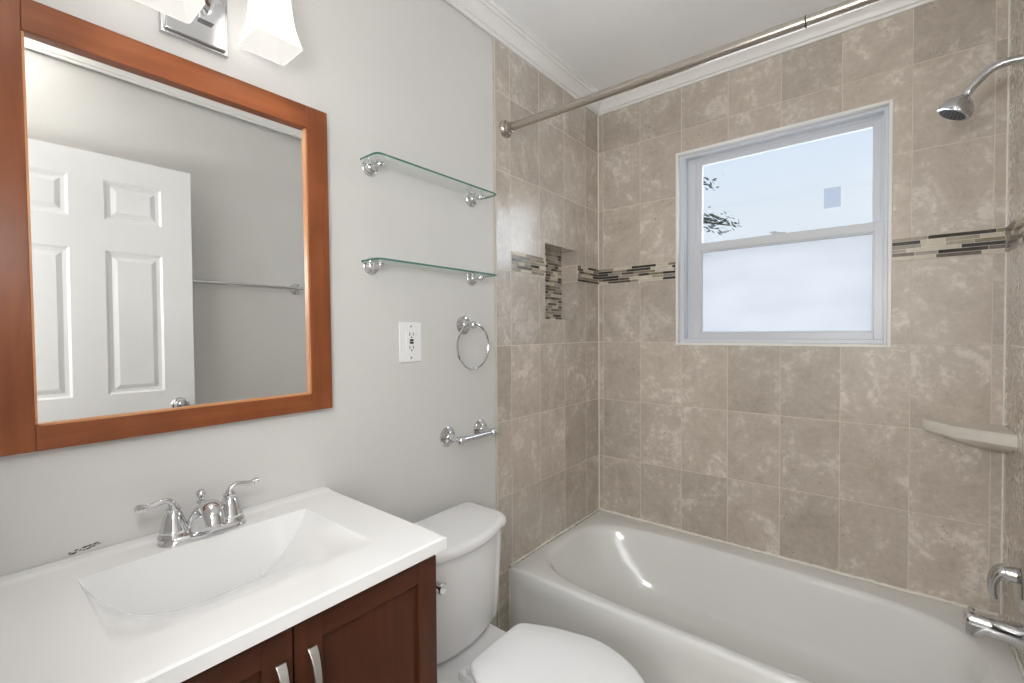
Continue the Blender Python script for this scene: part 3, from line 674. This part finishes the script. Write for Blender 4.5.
IB = [(0.045, 1.430, -0.735, -0.094, 4.2, th), (0.051, 1.425, -0.729, -0.099, 4.1, th-0.002), (0.060, 1.418, -0.720, -0.106, 4.0, th-0.009), (0.068, 1.412, -0.713, -0.112, 3.9, th-0.022),
      (0.090, 1.403, -0.703, -0.120, 3.8, 0.27), (0.135, 1.390, -0.692, -0.130, 3.6, 0.20), (0.195, 1.372, -0.678, -0.142, 3.5, 0.13), (0.232, 1.360, -0.666, -0.152, 3.4, 0.095),
      (0.262, 1.347, -0.650, -0.166, 3.3, 0.075), (0.300, 1.330, -0.630, -0.185, 3.2, 0.062), (0.38, 1.29, -0.58, -0.23, 3.0, 0.056), (0.60, 1.15, -0.46, -0.34, 2.6, 0.052)]
for b in IB: rings.append(bring(*b))
bm = NB(); loft(bm, rings, False, True)
bm.transform(Matrix.Translation((-0.75, 0.39, 0)))
obj('basin', bm, 'tub_enamel', tub, angle=60)
# apron with a shallow recessed panel
bm = NB(); nx, nz = 110, 34; G = []
def sm(a, b, v):
    t = max(0, min(1, (v-a)/(b-a))); return t*t*(3-2*t)
for i in range(nx+1):
    x = tx0 + (tx1-tx0)*i/nx; row = []
    for j in range(nz+1):
        z = 0.292*j/nz
        lean = 0.012*(1 - z/0.292)
        e = sm(0.045, 0.085, x - 0.02*math.sin(PI*min(1, z/0.27))) * sm(1.46, 1.42, x) if False else sm(0.045, 0.085, x)*(1-sm(1.40, 1.45, x))
        rec = 0.008*e*sm(0.03, 0.06, z)*(1-sm(0.20, 0.285, z))
        row.append(bm.verts.new((x-0.75, ty0 + 0.39 + rec + lean*0.6, z)))
    G.append(row)
for i in range(nx):
    for j in range(nz): bm.faces.new((G[i][j], G[i+1][j], G[i+1][j+1], G[i][j+1]))
obj('apron', bm, 'tub_enamel', tub, angle=60)
bm = NB(); lathe(bm, (1.17-0.75, -0.40+0.39, 0.0535), (0, 0, 1), [(0, 0.036), (0.003, 0.036), (0.004, 0.028), (0.002, 0.022), (0.006, 0.018), (0.008, 0.0)], 28); obj('drain', bm, 'chrome', tub)
bm = NB(); lathe(bm, (1.398-0.75, -0.40+0.39, 0.245), (-1, 0, 0.12), [(0, 0.036), (0.006, 0.036), (0.010, 0.030), (0.011, 0.0)], 28); obj('overflow_plate', bm, 'chrome', tub)
# uneven caulk bead where tub meets tile
bm = NB(); rnd = random.Random(4)
def bead(pts, r0):
    P = [Vector(p) + Vector((rnd.uniform(-1, 1)*0.0006, rnd.uniform(-1, 1)*0.0006, rnd.uniform(-1, 1)*0.0009)) for p in pts]
    tube(bm, P, [r0*rnd.uniform(0.75, 1.35) for _ in P], 8)
bead([(x, -0.003, th+0.001) for x in [0.006+1.488*i/110 for i in range(111)]], 0.0052)
bead([(X+0.003, y, th+0.001) for y in [-0.766+0.762*i/60 for i in range(61)]], 0.0048)
bead([(1.497, y, th+0.001) for y in [-0.766+0.762*i/60 for i in range(61)]], 0.0048)
bead([(0.0055, ty0-0.001, z) for z in [0.002+0.32*i/20 for i in range(21)]], 0.0035)
bead([(X+0.003, y, 0.004) for y in [-0.83, -0.80, -0.78]], 0.003)
struct('trim_12', bm, 'caulk', angle=80)

# ================================================================== TOILET
toi = empty('toilet', (0.30, -1.245, 0.0), 'white two-piece toilet with closed lid between the vanity and the tub', 'toilet')
TCY = -1.250
def dring(hw, xb, xf, z, bow=0.03, r=0.05, rb=0.02, N=12):
    """D outline in world: back at xb, front bowed"""
    pts = []; 
    def fx(y): return xf - bow*(y/hw)**2
    # back right corner -> front right
    for k in range(N+1):
        a = PI/2*k/N; pts.append((xb + rb - rb*math.cos(a), hw - rb + rb*math.sin(a)))
    xs = fx(hw*0.98); 
    for k in range(N+1):
        a = PI/2*k/N; xx = xs - r + r*math.sin(a); yy = hw - r + r*math.cos(a); pts.append((xx if k < N else xx, yy))
    for k in range(1, 2*N):
        y = (hw-r)*(1-k/N); f = fx(y); 
        t = abs(y)/(hw-r); pts.append((f + (xs-fx(hw-r))*t**2, y))
    q = list(pts)
    tail = [(x, -y) for x, y in reversed(q[:2*(N+1)])]
    pts = q + tail
    return [(x-0.30, TCY+0.005-toi.location.y-0.005+y*1.0, z) for x, y in pts]
bm = NB()
loft(bm, [dring(0.176, 0.050, 0.228, 0.353, 0.026, 0.05), dring(0.188, 0.042, 0.243, 0.366, 0.03, 0.05), dring(0.191, 0.040, 0.248, 0.38, 0.03, 0.05), dring(0.194, 0.036, 0.254, 0.45, 0.032, 0.05), dring(0.200, 0.034, 0.262, 0.62, 0.034, 0.05), dring(0.200, 0.034, 0.262, 0.662, 0.034, 0.05)])
obj('tank', bm, 'porcelain', toi, angle=40)
bm = NB()
LH = [(0.202, 0.044, 0.268, 0.660), (0.207, 0.040, 0.276, 0.664), (0.209, 0.038, 0.282, 0.672), (0.209, 0.038, 0.283, 0.682), (0.207, 0.040, 0.280, 0.690), (0.201, 0.046, 0.273, 0.6955), (0.193, 0.054, 0.264, 0.697)]
loft(bm, [dring(h, a, b, z, 0.036, 0.055, 0.02) for h, a, b, z in LH]); obj('tank_lid', bm, 'porcelain', toi, angle=60)
bm = NB(); ly, lz = TCY-0.132-toi.location.y, 0.612
lathe(bm, (0.252-0.30, ly, lz), (1, 0, 0), [(0, 0.011), (0.008, 0.011), (0.010, 0.008), (0.018, 0.008), (0.020, 0.0145), (0.030, 0.0155), (0.034, 0.013), (0.036, 0.0)], 24)
tube(bm, [(0.274-0.30, ly, lz), (0.276-0.30, ly-0.03, lz-0.004), (0.275-0.30, ly-0.055, lz-0.010)], [0.007, 0.006, 0.008], 12)
obj('flush_lever', bm, 'chrome', toi)
def egg(hw, xb, xf, z, hb=0.55, N=120, xw=None, ex=2.35):
    """seat outline: widest at xw; back half squarer"""
    xw = xw if xw else xb + (xf-xb)*0.48; pts = []
    for k in range(N):
        a = 2*PI*k/N; c, s = math.cos(a), math.sin(a)
        if c >= 0: x = xw + (xf-xw)*c; y = hw*s
        else:
            # back half: straight hinge edge, short corner, side flaring out to the widest point
            q = abs(math.atan2(s, -c))/(PI/2)      # 0 at the middle of the back edge, 1 at the widest point
            key = [(0, 0, 0), (0.30, 0, hb*0.80), (0.40, 0.03, hb*0.96), (0.48, 0.12, hb*1.06), (0.70, 0.45, (1+hb)/2*1.03), (1.0, 1.0, 1.0)]
            for (q0, a0, b0_), (q1, a1, b1_) in zip(key, key[1:]):
                if q0 <= q <= q1 + 1e-9:
                    w_ = (q-q0)/(q1-q0); x = xb + (xw-xb)*(a0+(a1-a0)*w_); y = hw*(b0_+(b1_-b0_)*w_)*(1 if s >= 0 else -1); break
        pts.append((x-0.30, y+0.010, z))
    for _ in range(3): pts = [((pts[i-1][0]+2*pts[i][0]+pts[(i+1) % N][0])/4, (pts[i-1][1]+2*pts[i][1]+pts[(i+1) % N][1])/4, z) for i in range(N)]
    return pts
bm = NB()
BR = [(0.105, 0.14, 0.60, 0.0), (0.108, 0.14, 0.61, 0.02), (0.095, 0.16, 0.575, 0.09), (0.098, 0.16, 0.58, 0.16), (0.135, 0.20, 0.66, 0.24), (0.162, 0.27, 0.72, 0.31), (0.174, 0.34, 0.755, 0.355), (0.176, 0.352, 0.765, 0.372), (0.168, 0.358, 0.757, 0.380)]
loft(bm, [egg(h, a, b, z, 0.62) for h, a, b, z in BR])
# deck under the tank
loft(bm, [dring(0.120, 0.055, 0.33, 0.20, 0.0, 0.04), dring(0.132, 0.05, 0.345, 0.30, 0.0, 0.04), dring(0.140, 0.05, 0.362, 0.343, 0.0, 0.04), dring(0.136, 0.054, 0.358, 0.3515, 0.0, 0.04)])
obj('bowl', bm, 'porcelain', toi, angle=45)
bm = NB(); loft(bm, [egg(0.178, 0.36, 0.775, 0.381, 0.62), egg(0.182, 0.355, 0.780, 0.386, 0.62), egg(0.182, 0.355, 0.780, 0.394, 0.62), egg(0.179, 0.36, 0.776, 0.398, 0.62)])
obj('seat', bm, 'seat_plastic', toi, angle=45)
bm = NB(); loft(bm, [egg(0.184, 0.338, 0.782, 0.4, 0.62), egg(0.188, 0.334, 0.786, 0.404, 0.62), egg(0.188, 0.334, 0.786, 0.411, 0.62), egg(0.185, 0.337, 0.783, 0.416, 0.62), egg(0.176, 0.345, 0.774, 0.419, 0.62), egg(0.10, 0.42, 0.69, 0.4225, 0.62)])
obj('lid', bm, 'seat_plastic', toi, angle=45)
for yy in (-0.075, 0.085):
    bm = NB(); box(bm, 0.295-0.30, 0.345-0.30, yy-0.022, yy+0.022, 0.350, 0.372); tube(bm, [(0.335-0.30, yy-0.024, 0.392), (0.335-0.30, yy+0.024, 0.392)], 0.010, 14); box(bm, 0.322-0.30, 0.347-0.30, yy-0.018, yy+0.018, 0.365, 0.395)
    obj('seat_hinge', bm, 'seat_plastic', toi, bevel=0.003)

# ================================================================== SHOWER FITTINGS
SY = -0.29
sh = empty('shower_fixture', (1.5, SY, 2.045), 'chrome shower head on a curved arm, high at the right end of the tub', 'shower head')
bm = NB(); lathe(bm, (0, 0, 0), (-1, 0, 0), [(0, 0.030), (0.003, 0.030), (0.008, 0.022), (0.012, 0.011)], 28); obj('wall_flange', bm, 'chrome_soft', sh)
bm = NB(); A = spline([(0, 0, 0), (-0.03, 0, 0.003), (-0.062, 0, 0.002), (-0.088, 0, -0.012), (-0.112, 0, -0.038), (-0.128, 0, -0.056)], 6); tube(bm, A, 0.0115, 16); obj('arm', bm, 'chrome_soft', sh)
bm = NB(); ax = Vector((-0.50, -0.02, -0.86)).normalized(); s0 = Vector((-0.120, 0, -0.047))
lathe(bm, s0, ax, [(0, 0.011), (0.010, 0.0125), (0.012, 0.0115), (0.020, 0.0115), (0.024, 0.015), (0.034, 0.027), (0.046, 0.0365), (0.058, 0.0415), (0.068, 0.0425), (0.074, 0.041), (0.075, 0.037)], 36)
hd = obj('head', bm, 'chrome_soft', sh)
bm = NB(); lathe(bm, s0 + ax*0.0735, ax, [(0, 0.034), (0.0025, 0.033), (0.003, 0.0)], 32)
u, v, d = frame(ax)
for rr, nn in ((0.010, 6), (0.019, 12), (0.028, 18)):
    for k in range(nn):
        a = 2*PI*k/nn; c = s0 + ax*0.0755 + (u*math.cos(a)+v*math.sin(a))*rr; lathe(bm, c, ax, [(0, 0.0018), (0.003, 0.0012)], 6)
obj('spray_face', bm, 'dark_rubber', sh)

vv = empty('shower_valve', (1.5, -0.281, 0.570), 'chrome shower valve with round plate and curved lever, above the tub spout', 'shower valve')
bm = NB(); lathe(bm, (0, 0, 0), (-1, 0, 0), [(0, 0.086), (0.003, 0.086), (0.008, 0.080), (0.013, 0.060), (0.015, 0.040), (0.016, 0.0)], 48); obj('escutcheon', bm, 'chrome_soft', vv)
bm = NB(); lathe(bm, (-0.012, 0, 0.015), (-1, 0, 0), [(0, 0.024), (0.010, 0.022), (0.026, 0.021), (0.034, 0.020)], 28)
path = spline([(-0.034, 0, 0.018), (-0.046, 0, 0.014), (-0.056, 0, -0.002), (-0.061, 0, -0.024), (-0.060, 0, -0.046), (-0.057, 0, -0.062)], 5)
rings = []
for i, p in enumerate(path):
    t = i/(len(path)-1); a = path[max(i-1, 0)]; b_ = path[min(i+1, len(path)-1)]; tt = (b_-a).normalized(); nr = Vector((tt.z, 0, -tt.x))
    w = 0.024 - 0.006*t; h = 0.017*(1-t)**2.2 + 0.0085
    rings.append([p + Vector((0, 1, 0))*w*math.cos(2*PI*k/20) + nr*h*math.sin(2*PI*k/20) for k in range(20)])
loft(bm, rings); obj('lever_handle', bm, 'chrome_soft', vv, angle=60)

ts = empty('tub_spout', (1.5, -0.29, 0.420), 'chrome tub spout with a diverter knob, low on the right tiled wall', 'tub spout')
bm = NB()
def spr(x, zc, hz, hy, n=2.6, N=28):
    out = []
    for k in range(N):
        a = 2*PI*k/N; c, s = math.cos(a), math.sin(a); d = (abs(c)**n + abs(s)**n)**(-1/n); out.append((x, hy*c*d, zc+hz*s*d))
    return out
rings = [spr(0, -0.004, 0.036, 0.035, 2), spr(-0.010, -0.004, 0.035, 0.034, 2), spr(-0.03, 0.000, 0.031, 0.031, 2.2), spr(-0.06, 0.001, 0.029, 0.029, 2.5), spr(-0.080, 0.0015, 0.0275, 0.0275, 2.8), spr(-0.083, -0.006, 0.036, 0.0275, 2.8), spr(-0.106, -0.0065, 0.036, 0.026, 3.2), spr(-0.116, -0.0055, 0.034, 0.0245, 3.2), spr(-0.120, -0.005, 0.030, 0.021, 3.2)]
loft(bm, rings); obj('spout_body', bm, 'chrome', ts, angle=50)
bm = NB(); lathe(bm, (-0.104, 0, 0.027), (0, 0, 1), [(0, 0.004), (0.008, 0.0035), (0.0085, 0.008), (0.013, 0.0085), (0.015, 0.006), (0.0155, 0.0)], 18); obj('diverter_knob', bm, 'chrome', ts)

# ---- ceramic corner shelf
cs = NB()
def arc(rx, ry, z, n=26, cut=0.0, wav=0.0):
    pts = [(1.5025, 0.0025, z)]
    for k in range(n+1):
        t = k/n; a = PI/2*t
        # scalloped front from the back wall (left) to the right wall
        w = 1 + wav*math.cos(t*PI*4)
        c, s = math.cos(a), math.sin(a); e = 1.55
        d = (abs(c)**e + abs(s)**e)**(-1/e)*w
        pts.append((1.5025 - rx*c*d, 0.0025 - ry*s*d, z))
    return pts
zc = 0.973
rings = [arc(0.11, 0.10, zc-0.072), arc(0.160, 0.145, zc-0.056, wav=0.02), arc(0.188, 0.172, zc-0.046, wav=0.03), arc(0.201, 0.186, zc-0.036, wav=0.02), arc(0.205, 0.190, zc-0.012, wav=0.012), arc(0.204, 0.189, zc-0.003, wav=0.012), arc(0.199, 0.184, zc, wav=0.012)]
loft(cs, rings); o = obj('corner_shelf', cs, 'shelf_ceramic', angle=22)
tag(o, 'cream ceramic corner soap shelf fixed in the tiled corner above the tub', 'corner shelf')

# ================================================================== OUTSIDE
tree = empty('tree', (-1.1, 2.9, 0.0), 'dark leafy tree outside, its branch tips reaching into the upper window pane', 'tree')
bm = NB(); tube(bm, [(0, 0, -2.5), (0.02, 0, 0), (-0.03, 0.02, 2), (0.0, 0, 4.2)], [0.13, 0.11, 0.08, 0.03], 12)
br = []
def branch(p, q, r): tube(bm, spline([p, (Vector(p)+Vector(q))/2 + Vector((0, 0, 0.04)), q], 5), [r*(1-0.8*i/10) for i in range(11)], 6); br.append((Vector(p), Vector(q)))
TIPS = [((-0.02, 0, 3.05), (0.98, -0.4, 2.72)), ((-0.02, 0, 2.75), (0.92, -0.4, 2.42)), ((-0.02, 0, 2.6), (1.16, -0.4, 2.30)), ((0, 0, 3.3), (0.88, -0.4, 3.0)), ((0, 0, 2.3), (0.86, -0.4, 2.06)), ((0, 0, 2.8), (-0.9, 0.2, 2.6)), ((0, 0, 3.4), (-0.6, -0.3, 3.3)), ((0, 0, 3.8), (0.45, -0.1, 3.9)), ((0, 0, 2.4), (-0.7, 0.4, 2.2)), ((0, 0, 3.2), (0.1, 0.9, 3.1)), ((0, 0, 2.5), (0.1, -0.5, 2.4))]
for p, q in TIPS: branch(p, q, 0.028)
obj('trunk', bm, 'bark', tree)
bm = NB(); rnd = random.Random(12)
for p, q in br:
    L = (q-p).length
    for k in range(int(130*L)):
        t = rnd.uniform(0.35, 1.03); c = p.lerp(q, t) + Vector((rnd.gauss(0, 0.045), rnd.gauss(0, 0.06), rnd.gauss(0, 0.045)+0.02))
        d = ((q-p).normalized() + Vector((rnd.gauss(0, .5), rnd.gauss(0, .5), rnd.gauss(-.25, .4)))).normalized(); s = d.cross(Vector((rnd.gauss(0, 1), rnd.gauss(0, 1), rnd.gauss(0, 1)))).normalized()
        l = rnd.uniform(0.045, 0.095); w = l*0.26; nrm = d.cross(s)
        vsx = [bm.verts.new(c+x) for x in (-d*l/2, s*w/2 + nrm*w*0.15, d*l/2, -s*w/2 + nrm*w*0.15)]; bm.faces.new(vsx[:3]); bm.faces.new((vsx[0], vsx[2], vsx[3]))
fo = obj('foliage', bm, 'leaf', tree, smooth=False); fo['kind'] = 'stuff'
